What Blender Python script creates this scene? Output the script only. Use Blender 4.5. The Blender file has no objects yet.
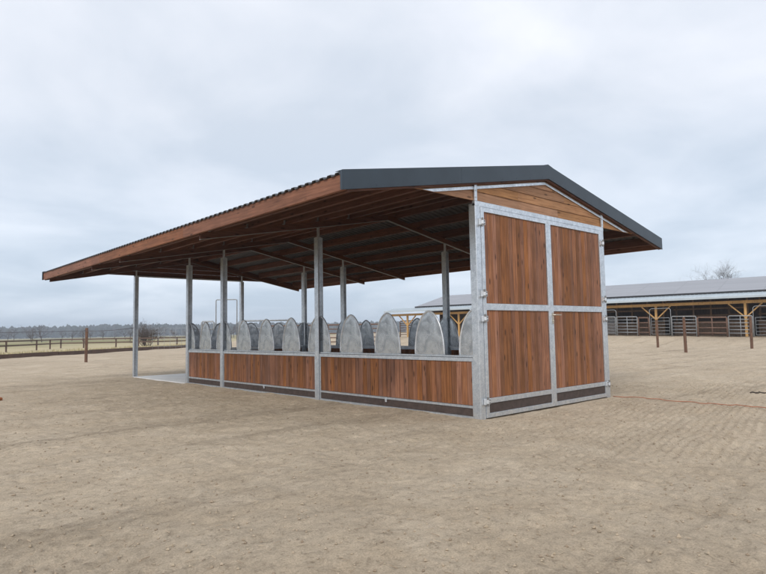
import bpy, math, random
import numpy as np
from mathutils import Vector, Matrix

S = bpy.context.scene
R = math.radians

# ------------------------------------------------------------------ camera
cam_d = bpy.data.cameras.new('camera')
cam = bpy.data.objects.new('camera', cam_d)
S.collection.objects.link(cam)
S.camera = cam
cam_d.sensor_fit = 'HORIZONTAL'
cam_d.sensor_width = 36.0
cam_d.lens = 36.0 * 593.89 / 766.0
cam_d.clip_start = 0.05
cam_d.clip_end = 6000
CAM = Vector((-7.8564, -6.2693, 1.5))
r2 = Vector((0.73957078, -0.67284733, -0.01765009))
u2 = Vector((-0.03688059, -0.06669353, 0.99709167))
fw = Vector((0.67206762, 0.73676892, 0.07413959))
m = Matrix((r2, u2, -fw)).transposed().to_4x4()
m.translation = CAM
cam.matrix_world = m

# ------------------------------------------------------------------ world: overcast sky
SUN_EL, SUN_AZ = R(38), R(238)          # azimuth measured clockwise from +Y
W_ = bpy.data.worlds.new('World')
S.world = W_
W_.use_nodes = True
nt = W_.node_tree
nt.nodes.clear()
N = nt.nodes.new
L_ = nt.links.new
out = N('ShaderNodeOutputWorld')
bg = N('ShaderNodeBackground')
bg.inputs['Strength'].default_value = 0.12
sky = N('ShaderNodeTexSky')
sky.sky_type = 'NISHITA'
sky.sun_disc = False
sky.sun_elevation = SUN_EL
sky.sun_rotation = SUN_AZ
sky.dust_density = 2.0
tc = N('ShaderNodeTexCoord')
sep = N('ShaderNodeSeparateXYZ')
L_(tc.outputs['Generated'], sep.inputs[0])
# project the view direction on a flat cloud deck
mz = N('ShaderNodeMath'); mz.operation = 'MAXIMUM'; mz.inputs[1].default_value = 0.0
L_(sep.outputs['Z'], mz.inputs[0])
az = N('ShaderNodeMath'); az.operation = 'ADD'; az.inputs[1].default_value = 0.16
L_(mz.outputs[0], az.inputs[0])
dx = N('ShaderNodeMath'); dx.operation = 'DIVIDE'
dy = N('ShaderNodeMath'); dy.operation = 'DIVIDE'
L_(sep.outputs['X'], dx.inputs[0]); L_(az.outputs[0], dx.inputs[1])
L_(sep.outputs['Y'], dy.inputs[0]); L_(az.outputs[0], dy.inputs[1])
cmb = N('ShaderNodeCombineXYZ')
L_(dx.outputs[0], cmb.inputs[0]); L_(dy.outputs[0], cmb.inputs[1])
nz = N('ShaderNodeTexNoise')
nz.inputs['Scale'].default_value = 0.9
nz.inputs['Detail'].default_value = 7
nz.inputs['Roughness'].default_value = 0.52
nz.inputs['Distortion'].default_value = 0.35
L_(cmb.outputs[0], nz.inputs['Vector'])
cr = N('ShaderNodeValToRGB')
cr.color_ramp.elements[0].position = 0.36
cr.color_ramp.elements[0].color = (4.5, 4.95, 5.6, 1)
cr.color_ramp.elements[1].position = 0.66
cr.color_ramp.elements[1].color = (6.65, 6.8, 7.25, 1)
L_(nz.outputs['Fac'], cr.inputs[0])
# the deck is a little darker and bluer low down
er = N('ShaderNodeValToRGB')
er.color_ramp.elements[0].position = 0.0
er.color_ramp.elements[0].color = (0.80, 0.88, 0.95, 1)
er.color_ramp.elements[1].position = 0.34
er.color_ramp.elements[1].color = (1.0, 1.0, 1.0, 1)
L_(mz.outputs[0], er.inputs[0])
mu = N('ShaderNodeMix'); mu.data_type = 'RGBA'; mu.blend_type = 'MULTIPLY'
mu.inputs[0].default_value = 1.0
L_(cr.outputs[0], mu.inputs[6]); L_(er.outputs[0], mu.inputs[7])
mx = N('ShaderNodeMix'); mx.data_type = 'RGBA'
mx.inputs[0].default_value = 0.92
L_(sky.outputs[0], mx.inputs[6]); L_(mu.outputs[2], mx.inputs[7])
L_(mx.outputs[2], bg.inputs['Color'])
L_(bg.outputs[0], out.inputs['Surface'])

# ------------------------------------------------------------------ sun (behind thin cloud)
sd = bpy.data.lights.new('sun', 'SUN')
sd.energy = 1.4
sd.angle = R(24)
sd.color = (1.0, 0.96, 0.9)
so = bpy.data.objects.new('sun', sd)
S.collection.objects.link(so)
dsun = Vector((math.sin(SUN_AZ) * math.cos(SUN_EL), math.cos(SUN_AZ) * math.cos(SUN_EL), math.sin(SUN_EL)))
so.rotation_euler = dsun.to_track_quat('Z', 'Y').to_euler()
so.location = (-20, -20, 30)

S.view_settings.view_transform = 'Standard'
S.view_settings.look = 'None'
S.view_settings.exposure = 0.4
S.view_settings.gamma = 1.0
S.view_settings.use_curve_mapping = False
S.cycles.volume_bounces = 0
S.cycles.max_bounces = 8
S.cycles.diffuse_bounces = 4

# ------------------------------------------------------------------ helpers
class MB:
    def __init__(s):
        s.v, s.f, s.mi = [], [], []
    def add(s, vs, fs, mi=0):
        b = len(s.v)
        s.v += [tuple(p) for p in vs]
        s.f += [tuple(b + i for i in f) for f in fs]
        s.mi += [mi] * len(fs)
    def box(s, x0, x1, y0, y1, z0, z1, mi=0, bev=0.0):
        if bev <= 0:
            vs = [(x, y, z) for x in (x0, x1) for y in (y0, y1) for z in (z0, z1)]
            fs = [(0, 1, 3, 2), (4, 6, 7, 5), (0, 4, 5, 1), (2, 3, 7, 6), (0, 2, 6, 4), (1, 5, 7, 3)]
            s.add(vs, fs, mi)
        else:       # box with its twelve edges chamfered
            b = bev
            vs = []; idx = {}
            xs, ys, zs = (x0, x1), (y0, y1), (z0, z1)
            for i in (0, 1):
                for j in (0, 1):
                    for k in (0, 1):
                        cx, cy, cz = xs[i], ys[j], zs[k]
                        ix, iy, iz = cx + (b if i == 0 else -b), cy + (b if j == 0 else -b), cz + (b if k == 0 else -b)
                        idx[i, j, k, 0] = len(vs); vs.append((cx, iy, iz))
                        idx[i, j, k, 1] = len(vs); vs.append((ix, cy, iz))
                        idx[i, j, k, 2] = len(vs); vs.append((ix, iy, cz))
            fs = []
            for a in (0, 1):
                fs.append([idx[a, j, k, 0] for j, k in ((0, 0), (1, 0), (1, 1), (0, 1))])
                fs.append([idx[i, a, k, 1] for i, k in ((0, 0), (1, 0), (1, 1), (0, 1))])
                fs.append([idx[i, j, a, 2] for i, j in ((0, 0), (1, 0), (1, 1), (0, 1))])
                for c in (0, 1):
                    fs.append([idx[a, c, 0, 0], idx[a, c, 1, 0], idx[a, c, 1, 1], idx[a, c, 0, 1]])
                    fs.append([idx[a, 0, c, 0], idx[a, 1, c, 0], idx[a, 1, c, 2], idx[a, 0, c, 2]])
                    fs.append([idx[0, a, c, 1], idx[1, a, c, 1], idx[1, a, c, 2], idx[0, a, c, 2]])
                    for k in (0, 1):
                        fs.append([idx[a, c, k, 0], idx[a, c, k, 1], idx[a, c, k, 2]])
            s.add(vs, fs, mi)
    def hexa(s, p, mi=0):           # eight corners, bottom ring then top ring
        s.add(p, [(3, 2, 1, 0), (4, 5, 6, 7), (0, 1, 5, 4), (1, 2, 6, 5), (2, 3, 7, 6), (3, 0, 4, 7)], mi)
    def bar(s, a, b, w, h, up=(0, 0, 1), mi=0):
        a, b = Vector(a), Vector(b)
        d = (b - a).normalized()
        sd_ = d.cross(Vector(up)).normalized()
        u = sd_.cross(d)
        o = [sd_ * (-w / 2) + u * (-h / 2), sd_ * (w / 2) + u * (-h / 2), sd_ * (w / 2) + u * (h / 2), sd_ * (-w / 2) + u * (h / 2)]
        s.add([a + q for q in o] + [b + q for q in o], [(0, 1, 2, 3), (7, 6, 5, 4), (0, 4, 5, 1), (1, 5, 6, 2), (2, 6, 7, 3), (3, 7, 4, 0)], mi)
    def tube(s, pts, rad, n=8, mi=0, cap=True):
        pts = [Vector(p) for p in pts]
        rs = rad if isinstance(rad, (list, tuple)) else [rad] * len(pts)
        vs = []; ref = None
        for i, p in enumerate(pts):
            t = (pts[min(i + 1, len(pts) - 1)] - pts[max(i - 1, 0)])
            t = t.normalized() if t.length > 1e-9 else Vector((0, 0, 1))
            if ref is None:
                ref = t.orthogonal().normalized()
            ref = (ref - t * ref.dot(t))
            ref = ref.normalized() if ref.length > 1e-6 else t.orthogonal().normalized()
            q = t.cross(ref)
            for k in range(n):
                an = 2 * math.pi * k / n
                vs.append(p + (ref * math.cos(an) + q * math.sin(an)) * rs[i])
        fs = []
        for i in range(len(pts) - 1):
            for k in range(n):
                k2 = (k + 1) % n
                fs.append((i * n + k, i * n + k2, (i + 1) * n + k2, (i + 1) * n + k))
        if cap:
            fs.append(tuple(range(n - 1, -1, -1)))
            fs.append(tuple((len(pts) - 1) * n + k for k in range(n)))
        s.add(vs, fs, mi)
    def prism(s, poly, axis, a, b, mi=0):       # polygon in the plane across `axis`, extruded a..b
        n = len(poly)
        def P(q, t):
            return (t, q[0], q[1]) if axis == 0 else (q[0], t, q[1]) if axis == 1 else (q[0], q[1], t)
        vs = [P(q, a) for q in poly] + [P(q, b) for q in poly]
        fs = [tuple(range(n)), tuple(range(2 * n - 1, n - 1, -1))]
        fs += [(i, n + i, n + (i + 1) % n, (i + 1) % n) for i in range(n)]
        s.add(vs, fs, mi)
    def mesh(s, name, mats, off=None, smooth=False):
        me = bpy.data.meshes.new(name)
        vs = s.v if off is None else [(p[0] - off[0], p[1] - off[1], p[2] - off[2]) for p in s.v]
        me.from_pydata(vs, [], s.f)
        for mt in (mats if isinstance(mats, (list, tuple)) else [mats]):
            me.materials.append(mt)
        if any(s.mi):
            me.polygons.foreach_set('material_index', s.mi)
        import bmesh
        bm = bmesh.new(); bm.from_mesh(me)
        bmesh.ops.recalc_face_normals(bm, faces=bm.faces)
        bm.to_mesh(me); bm.free()
        if smooth:
            me.shade_smooth()
        return me
    def build(s, name, mats, parent=None, smooth=False, loc=(0, 0, 0), off=None):
        if off is None and parent is not None:
            off = wloc(parent)
        o = bpy.data.objects.new(name, s.mesh(name, mats, off, smooth))
        S.collection.objects.link(o)
        o.location = loc
        if parent is not None:
            o.parent = parent
        return o

def wloc(o):
    v = Vector((0, 0, 0))
    while o is not None:
        v += Vector(o.location); o = o.parent
    return v

def put(name, me, parent, loc):
    o = bpy.data.objects.new(name, me)
    S.collection.objects.link(o)
    o.location = loc
    o.parent = parent
    return o

def tag(o, label=None, cat=None, group=None, kind=None):
    if label: o['label'] = label
    if cat: o['category'] = cat
    if group: o['group'] = group
    if kind: o['kind'] = kind
    return o

def empty(name, loc, label, cat, group=None):
    o = bpy.data.objects.new(name, None)
    S.collection.objects.link(o)
    o.location = loc
    return tag(o, label, cat, group)

def children(o):
    return [c for c in bpy.data.objects if c.parent == o]

def copy_tree(o, parent=None):
    c = o.copy()
    S.collection.objects.link(c)
    c.parent = parent
    for ch in children(o):
        copy_tree(ch, c)
    return c

# ------------------------------------------------------------------ materials
def newmat(name):
    mt = bpy.data.materials.new(name)
    mt.use_nodes = True
    t = mt.node_tree
    return mt, t, t.nodes['Principled BSDF'], t.nodes.new, t.links.new

def noise(nw, ln, vec, scale, detail=5, rough=0.55, dist=0.0):
    n = nw('ShaderNodeTexNoise')
    n.inputs['Scale'].default_value = scale
    n.inputs['Detail'].default_value = detail
    n.inputs['Roughness'].default_value = rough
    n.inputs['Distortion'].default_value = dist
    if vec is not None: ln(vec, n.inputs['Vector'])
    return n

def ramp(nw, ln, fac, stops):
    c = nw('ShaderNodeValToRGB')
    e = c.color_ramp.elements
    while len(e) < len(stops): e.new(0.5)
    for k, (p, col) in enumerate(stops):
        e[k].position = p
        e[k].color = (*col, 1) if len(col) == 3 else col
    ln(fac, c.inputs[0])
    return c

def mixc(nw, ln, fac, a, b, mode='MIX'):
    x = nw('ShaderNodeMix'); x.data_type = 'RGBA'; x.blend_type = mode
    for sock, val in ((0, fac), (6, a), (7, b)):
        if hasattr(val, 'default_value') or hasattr(val, 'is_linked'): ln(val, x.inputs[sock])
        elif isinstance(val, (int, float)): x.inputs[sock].default_value = val
        else: x.inputs[sock].default_value = (*val, 1)
    return x

def wood(name, axis, dark, mid, light, rough=0.65, vary=0.5, knots=True):
    mt, t, b, nw, ln = newmat(name)
    tc = nw('ShaderNodeTexCoord')
    geo = nw('ShaderNodeNewGeometry')
    mp = nw('ShaderNodeMapping')
    sc = [34.0, 34.0, 34.0]; sc[axis] = 1.5
    mp.inputs['Scale'].default_value = sc
    ln(tc.outputs['Object'], mp.inputs['Vector'])
    ofs = nw('ShaderNodeVectorMath'); ofs.operation = 'SCALE'
    cb = nw('ShaderNodeCombineXYZ')
    for k in range(3): cb.inputs[k].default_value = (31.0, 17.0, 53.0)[k]
    ln(cb.outputs[0], ofs.inputs[0]); ln(geo.outputs['Random Per Island'], ofs.inputs['Scale'])
    ad = nw('ShaderNodeVectorMath'); ad.operation = 'ADD'
    ln(mp.outputs[0], ad.inputs[0]); ln(ofs.outputs[0], ad.inputs[1])
    n1 = noise(nw, ln, ad.outputs[0], 1.0, 8, 0.66, 0.5)
    c1 = ramp(nw, ln, n1.outputs['Fac'], [(0.28, dark), (0.5, mid), (0.74, light)])
    hs = nw('ShaderNodeHueSaturation')
    mr = nw('ShaderNodeMapRange')
    mr.inputs['To Min'].default_value = 1 - vary; mr.inputs['To Max'].default_value = 1 + vary
    ln(geo.outputs['Random Per Island'], mr.inputs['Value'])
    ln(mr.outputs[0], hs.inputs['Value'])
    wn = nw('ShaderNodeTexWhiteNoise'); wn.noise_dimensions = '1D'
    ln(geo.outputs['Random Per Island'], wn.inputs['W'])
    mh = nw('ShaderNodeMapRange'); mh.inputs['To Min'].default_value = 0.496; mh.inputs['To Max'].default_value = 0.505
    ln(wn.outputs['Value'], mh.inputs['Value']); ln(mh.outputs[0], hs.inputs['Hue'])
    ms = nw('ShaderNodeMapRange'); ms.inputs['To Min'].default_value = 0.85; ms.inputs['To Max'].default_value = 1.1
    ln(wn.outputs['Value'], ms.inputs['Value']); ln(ms.outputs[0], hs.inputs['Saturation'])
    ln(c1.outputs[0], hs.inputs['Color'])
    col = hs.outputs[0]
    if knots:
        mk = nw('ShaderNodeMapping')
        sk = [8.0, 8.0, 8.0]; sk[axis] = 2.6
        mk.inputs['Scale'].default_value = sk
        ln(tc.outputs['Object'], mk.inputs['Vector'])
        vo = nw('ShaderNodeTexVoronoi'); vo.inputs['Scale'].default_value = 1.0
        ln(mk.outputs[0], vo.inputs['Vector'])
        ck = ramp(nw, ln, vo.outputs['Distance'], [(0.09, (1, 1, 1)), (0.19, (0, 0, 0))])
        mm = nw('ShaderNodeMath'); mm.operation = 'MULTIPLY'; mm.inputs[1].default_value = 0.8
        ln(ck.outputs[0], mm.inputs[0])
        col = mixc(nw, ln, mm.outputs[0], col, tuple(q * 0.45 for q in dark)).outputs[2]
    # weathering blotches
    n2 = noise(nw, ln, tc.outputs['Object'], 1.3, 4, 0.6)
    c2 = ramp(nw, ln, n2.outputs['Fac'], [(0.35, (0.82, 0.82, 0.82)), (0.65, (1.08, 1.06, 1.04))])
    col = mixc(nw, ln, 1.0, col, c2.outputs[0], 'MULTIPLY').outputs[2]
    ln(col, b.inputs['Base Color'])
    b.inputs['Roughness'].default_value = rough
    b.inputs['Specular IOR Level'].default_value = 0.3
    bp = nw('ShaderNodeBump'); bp.inputs['Strength'].default_value = 0.25; bp.inputs['Distance'].default_value = 0.004
    ln(n1.outputs['Fac'], bp.inputs['Height']); ln(bp.outputs[0], b.inputs['Normal'])
    return mt

RD, RM, RL = (0.095, 0.036, 0.017), (0.245, 0.101, 0.047), (0.39, 0.178, 0.086)
wood_up = wood('stained_larch_upright', 2, RD, RM, RL, vary=0.26)
GD, GM, GL = (0.16, 0.072, 0.029), (0.34, 0.170, 0.078), (0.47, 0.262, 0.135)
wood_gable = wood('stained_larch_gable', 0, GD, GM, GL, vary=0.16)
PD, PM, PL = (0.11, 0.041, 0.020), (0.205, 0.080, 0.038), (0.285, 0.120, 0.058)
wood_eave = wood('eave_timber', 1, PD, PM, PL, vary=0.15)
PD, PM, PL = (0.055, 0.020, 0.011), (0.108, 0.040, 0.021), (0.165, 0.064, 0.034)  # eave timber tones darkened, the shade under the roof put into the colour
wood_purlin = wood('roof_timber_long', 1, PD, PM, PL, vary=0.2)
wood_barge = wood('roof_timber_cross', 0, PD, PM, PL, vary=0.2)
barn_gold = wood('barn_yellow_timber', 2, (0.40, 0.21, 0.05), (0.58, 0.33, 0.085), (0.68, 0.42, 0.13), vary=0.15)
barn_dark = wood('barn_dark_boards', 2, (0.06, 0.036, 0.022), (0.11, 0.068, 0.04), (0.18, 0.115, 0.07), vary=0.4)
post_wood = wood('weathered_brown_timber', 2, (0.075, 0.036, 0.02), (0.14, 0.07, 0.038), (0.21, 0.115, 0.066), vary=0.25)
rail_wood = wood('fence_rail_timber', 1, (0.06, 0.032, 0.022), (0.105, 0.06, 0.04), (0.15, 0.09, 0.06), vary=0.3)

barn_mid = wood('barn_stall_boards', 2, (0.12, 0.072, 0.04), (0.20, 0.125, 0.07), (0.28, 0.18, 0.11), vary=0.3)
def galv(name, lo, hi, metal=0.8, rough=0.42, scale=9.0, streak=False, spangle=0.25):
    mt, t, b, nw, ln = newmat(name)
    tc = nw('ShaderNodeTexCoord')
    n1 = noise(nw, ln, tc.outputs['Object'], scale, 6, 0.6, 1.2 if streak else 0.3)
    vo = nw('ShaderNodeTexVoronoi'); vo.inputs['Scale'].default_value = scale * 7
    ln(tc.outputs['Object'], vo.inputs['Vector'])
    sp = nw('ShaderNodeSeparateColor'); ln(vo.outputs['Color'], sp.inputs[0])
    ad = nw('ShaderNodeMath'); ad.operation = 'MULTIPLY_ADD'; ad.inputs[1].default_value = spangle
    ln(sp.outputs[0], ad.inputs[0]); ln(n1.outputs['Fac'], ad.inputs[2])
    c = ramp(nw, ln, ad.outputs[0], [(0.33 + 0.5 * spangle, lo), (0.60 + spangle, hi)])
    ln(c.outputs[0], b.inputs['Base Color'])
    b.inputs['Metallic'].default_value = metal
    rr = ramp(nw, ln, n1.outputs['Fac'], [(0.3, (rough + .1,) * 3), (0.7, (rough - .06,) * 3)])
    ln(rr.outputs[0], b.inputs['Roughness'])
    n3 = noise(nw, ln, tc.outputs['Object'], scale * 1.1, 2, 0.4, 0.3)
    bp = nw('ShaderNodeBump'); bp.inputs['Strength'].default_value = 0.12; bp.inputs['Distance'].default_value = 0.01
    ln(n3.outputs['Fac'], bp.inputs['Height']); ln(bp.outputs[0], b.inputs['Normal'])
    return mt

steel = galv('galvanised_steel', (0.56, 0.605, 0.65), (0.79, 0.825, 0.86), 0.88, 0.36)
steel_plate = galv('galvanised_plate', (0.35, 0.37, 0.39), (0.66, 0.68, 0.70), 0.94, 0.25, 3.2, True, 0.06)
steel_rim = galv('galvanised_rim', (0.62, 0.65, 0.68), (0.80, 0.82, 0.85), 0.6, 0.4)
steel_far = galv('dull_galvanised_tube', (0.30, 0.32, 0.34), (0.44, 0.46, 0.48), 0.4, 0.5)

def plain(name, col, rough=0.6, metal=0.0, var=0.25, scale=4.0, spec=0.4):
    mt, t, b, nw, ln = newmat(name)
    tc = nw('ShaderNodeTexCoord')
    n1 = noise(nw, ln, tc.outputs['Object'], scale, 5, 0.6)
    c = ramp(nw, ln, n1.outputs['Fac'], [(0.3, tuple(q * (1 - var) for q in col)), (0.7, tuple(q * (1 + var) for q in col))])
    ln(c.outputs[0], b.inputs['Base Color'])
    b.inputs['Roughness'].default_value = rough
    b.inputs['Metallic'].default_value = metal
    b.inputs['Specular IOR Level'].default_value = spec
    return mt

kick_m = plain('dark_recycled_board', (0.07, 0.05, 0.043), 0.7, var=0.3, scale=12)
fascia_m = plain('anthracite_sheet', (0.036, 0.052, 0.070), 0.42, var=0.14, scale=1.5)
roof_top = plain('anthracite_roof_sheet', (0.075, 0.08, 0.09), 0.5, var=0.15)
roof_under = plain('grey_sheet_back', (0.12, 0.113, 0.11), 0.6, var=0.12)
fin_m = steel
steel_dark = plain('dull_zinc_bolt', (0.24, 0.235, 0.23), 0.5, 0.6, 0.15)
brass = plain('bare_steel_handle', (0.55, 0.50, 0.42), 0.35, 0.9, 0.1)
cord_m = plain('orange_cord', (0.40, 0.16, 0.09), 0.7, var=0.25, scale=6)
brick_m = plain('burnt_brick', (0.42, 0.15, 0.06), 0.85, var=0.4, scale=20)
stick_m = plain('dry_stick', (0.06, 0.045, 0.035), 0.9, var=0.3, scale=20)
bark = plain('bare_bark', (0.075, 0.062, 0.055), 0.9, var=0.3, scale=3)
bark_far = plain('hedge_twigs', (0.085, 0.062, 0.048), 0.9, var=0.3, scale=1)
rope_m = plain('fence_tape', (0.10, 0.09, 0.10), 0.8, var=0.1)
white_strip = plain('pale_roof_strip', (0.46, 0.52, 0.56), 0.35, 0.0, 0.06, 1.0)
white_dark = plain('pale_wall', (0.5, 0.5, 0.48), 0.8, 0.0, 0.1)

def concrete_mat():
    mt, t, b, nw, ln = newmat('pale_concrete')
    tc = nw('ShaderNodeTexCoord')
    n1 = noise(nw, ln, tc.outputs['Object'], 1.4, 7, 0.65)
    c = ramp(nw, ln, n1.outputs['Fac'], [(0.3, (0.60, 0.595, 0.58)), (0.7, (0.75, 0.745, 0.73))])
    ln(c.outputs[0], b.inputs['Base Color'])
    b.inputs['Roughness'].default_value = 0.8
    return mt
concrete = concrete_mat()

def barn_roof_mat():
    mt, t, b, nw, ln = newmat('barn_roof_sheets')
    tc = nw('ShaderNodeTexCoord')
    mp = nw('ShaderNodeMapping')
    mp.inputs['Rotation'].default_value = (0, 0, math.atan2(0.988, -0.152))
    mp.vector_type = 'TEXTURE'
    ln(tc.outputs['Object'], mp.inputs['Vector'])
    bk = nw('ShaderNodeTexBrick')
    bk.inputs['Scale'].default_value = 1.0
    bk.inputs['Brick Width'].default_value = 3.4
    bk.inputs['Row Height'].default_value = 0.62
    bk.inputs['Mortar Size'].default_value = 0.05
    bk.inputs['Color1'].default_value = (0.29, 0.295, 0.32, 1)
    bk.inputs['Color2'].default_value = (0.325, 0.33, 0.355, 1)
    bk.inputs['Mortar'].default_value = (0.26, 0.265, 0.285, 1)
    bk.offset = 0.0
    ln(mp.outputs[0], bk.inputs['Vector'])
    ln(bk.outputs['Color'], b.inputs['Base Color'])
    b.inputs['Roughness'].default_value = 0.5
    return mt
barn_roof_m = barn_roof_mat()

def sand_mat():
    mt, t, b, nw, ln = newmat('harrowed_sand')
    tc = nw('ShaderNodeTexCoord')
    P = tc.outputs['Object']
    n_big = noise(nw, ln, P, 0.16, 4, 0.55, 0.4)
    n_mid = noise(nw, ln, P, 1.1, 6, 0.62, 0.6)
    n_fine = noise(nw, ln, P, 11.0, 9, 0.78, 0.2)
    n_grit = noise(nw, ln, P, 70.0, 4, 0.7)
    base = ramp(nw, ln, n_mid.outputs['Fac'], [(0.30, (0.445, 0.366, 0.274)), (0.5, (0.49, 0.410, 0.314)), (0.72, (0.55, 0.468, 0.366))])
    big = ramp(nw, ln, n_big.outputs['Fac'], [(0.35, (0.93, 0.92, 0.91)), (0.65, (1.05, 1.05, 1.05))])
    c = mixc(nw, ln, 1.0, base.outputs[0], big.outputs[0], 'MULTIPLY')
    n_cl = noise(nw, ln, P, 4.5, 9, 0.74, 0.5)
    cl_ = ramp(nw, ln, n_cl.outputs['Fac'], [(0.30, (0.66, 0.64, 0.61)), (0.42, (0.97, 0.97, 0.97)), (0.7, (1.08, 1.08, 1.07))])
    c = mixc(nw, ln, 0.85, c.outputs[2], cl_.outputs[0], 'MULTIPLY')
    fi = ramp(nw, ln, n_fine.outputs['Fac'], [(0.30, (0.50, 0.47, 0.44)), (0.44, (0.94, 0.94, 0.93)), (0.72, (1.24, 1.22, 1.19))])
    c = mixc(nw, ln, 1.0, c.outputs[2], fi.outputs[0], 'MULTIPLY')
    gr = ramp(nw, ln, n_grit.outputs['Fac'], [(0.32, (0.70, 0.68, 0.66)), (0.68, (1.22, 1.2, 1.18))])
    c = mixc(nw, ln, 0.8, c.outputs[2], gr.outputs[0], 'MULTIPLY')
    # streaks of finer, paler sand left by the drag harrow
    mp = nw('ShaderNodeMapping'); mp.inputs['Rotation'].default_value = (0, 0, R(-38)); mp.inputs['Scale'].default_value = (0.10, 1.3, 1)
    ln(P, mp.inputs['Vector'])
    n_st = noise(nw, ln, mp.outputs[0], 0.9, 10, 0.74, 0.4)
    st = ramp(nw, ln, n_st.outputs['Fac'], [(0.32, (0.66, 0.65, 0.64)), (0.46, (1.0, 1.0, 1.0)), (0.74, (1.13, 1.12, 1.10))])
    c = mixc(nw, ln, 0.9, c.outputs[2], st.outputs[0], 'MULTIPLY')
    ln(c.outputs[2], b.inputs['Base Color'])
    b.inputs['Roughness'].default_value = 0.95
    b.inputs['Specular IOR Level'].default_value = 0.15
    ad = nw('ShaderNodeMath'); ad.operation = 'MULTIPLY_ADD'; ad.inputs[1].default_value = 0.35
    ln(n_grit.outputs['Fac'], ad.inputs[0]); ln(n_fine.outputs['Fac'], ad.inputs[2])
    bp = nw('ShaderNodeBump'); bp.inputs['Strength'].default_value = 0.9; bp.inputs['Distance'].default_value = 0.03
    ln(ad.outputs[0], bp.inputs['Height']); ln(bp.outputs[0], b.inputs['Normal'])
    return mt
sand = sand_mat()

def field_mat():
    mt, t, b, nw, ln = newmat('winter_pasture')
    tc = nw('ShaderNodeTexCoord')
    P = tc.outputs['Object']
    n1 = noise(nw, ln, P, 0.03, 6, 0.6, 0.4)
    n2 = noise(nw, ln, P, 0.5, 6, 0.7)
    c1 = ramp(nw, ln, n1.outputs['Fac'], [(0.40, (0.20, 0.20, 0.085)), (0.52, (0.34, 0.29, 0.15)), (0.64, (0.44, 0.36, 0.21))])
    c2 = ramp(nw, ln, n2.outputs['Fac'], [(0.3, (0.75, 0.75, 0.72)), (0.7, (1.15, 1.15, 1.15))])
    # a band of dead, straw coloured growth follows the yard's edge
    dt_ = nw('ShaderNodeVectorMath'); dt_.operation = 'DOT_PRODUCT'
    dt_.inputs[1].default_value = (-0.616, 0.788, 0)
    ln(P, dt_.inputs[0])
    n3 = noise(nw, ln, P, 0.06, 5, 0.6, 0.5)
    sm = nw('ShaderNodeMath'); sm.operation = 'MULTIPLY_ADD'; sm.inputs[1].default_value = 60.0
    ln(n3.outputs['Fac'], sm.inputs[0]); ln(dt_.outputs['Value'], sm.inputs[2])
    mr_ = nw('ShaderNodeMapRange'); mr_.inputs['From Min'].default_value = 34.0 + 52; mr_.inputs['From Max'].default_value = 34.0 + 95
    ln(sm.outputs[0], mr_.inputs['Value'])
    c1 = mixc(nw, ln, mr_.outputs[0], (0.50, 0.42, 0.265), c1.outputs[0])
    c = mixc(nw, ln, 1.0, c1.outputs[2], c2.outputs[0], 'MULTIPLY')
    ln(c.outputs[2], b.inputs['Base Color'])
    b.inputs['Roughness'].default_value = 0.95
    b.inputs['Specular IOR Level'].default_value = 0.1
    return mt
field_m = field_mat()

def island_mat(name, cols, rough=0.9):
    mt, t, b, nw, ln = newmat(name)
    geo = nw('ShaderNodeNewGeometry')
    c = ramp(nw, ln, geo.outputs['Random Per Island'], [(i / (len(cols) - 1), q) for i, q in enumerate(cols)])
    ln(c.outputs[0], b.inputs['Base Color'])
    b.inputs['Roughness'].default_value = rough
    b.inputs['Specular IOR Level'].default_value = 0.1
    return mt
litter_m = island_mat('straw_and_clods', [(0.27, 0.21, 0.15), (0.42, 0.34, 0.25), (0.40, 0.33, 0.24), (0.27, 0.21, 0.15)])
drygrass_m = island_mat('dry_grass_blades', [(0.50, 0.42, 0.25), (0.56, 0.48, 0.30), (0.36, 0.33, 0.17), (0.48, 0.40, 0.24)])
forest_m = island_mat('far_winter_wood', [(0.028, 0.034, 0.028), (0.05, 0.047, 0.04), (0.035, 0.044, 0.03), (0.06, 0.05, 0.042)])

# ------------------------------------------------------------------ ground
BP0 = np.array((45.18, 10.30)); BV = np.array((-0.152, 0.988)); BV /= np.linalg.norm(BV); BN = np.array((BV[1], -BV[0]))
def bpt(s, off, z=0.0):                # barn frame: s along the eave, off away from the yard
    p = BP0 + BV * s + BN * off
    return Vector((p[0], p[1], z))

rngl = np.random.default_rng(4)
LAT = rngl.random((256, 256))
def vnoise(x, y):
    xi = np.floor(x).astype(int); yi = np.floor(y).astype(int)
    fx = x - xi; fy = y - yi
    fx = fx * fx * (3 - 2 * fx); fy = fy * fy * (3 - 2 * fy)
    a = LAT[xi % 256, yi % 256]; b = LAT[(xi + 1) % 256, yi % 256]
    c = LAT[xi % 256, (yi + 1) % 256]; d = LAT[(xi + 1) % 256, (yi + 1) % 256]
    return (a * (1 - fx) + b * fx) * (1 - fy) + (c * (1 - fx) + d * fx) * fy - 0.5
def sstep(a, b, x):
    t = np.clip((x - a) / (b - a), 0, 1)
    return t * t * (3 - 2 * t)
def ground_base(x, y):
    w = (x - BP0[0]) * BN[0] + (y - BP0[1]) * BN[1]
    s = (x - BP0[0]) * BV[0] + (y - BP0[1]) * BV[1]
    return sstep(-9, -0.5, w) * np.clip(0.52 + 0.02 * s, 0.4, 0.75)
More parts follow.
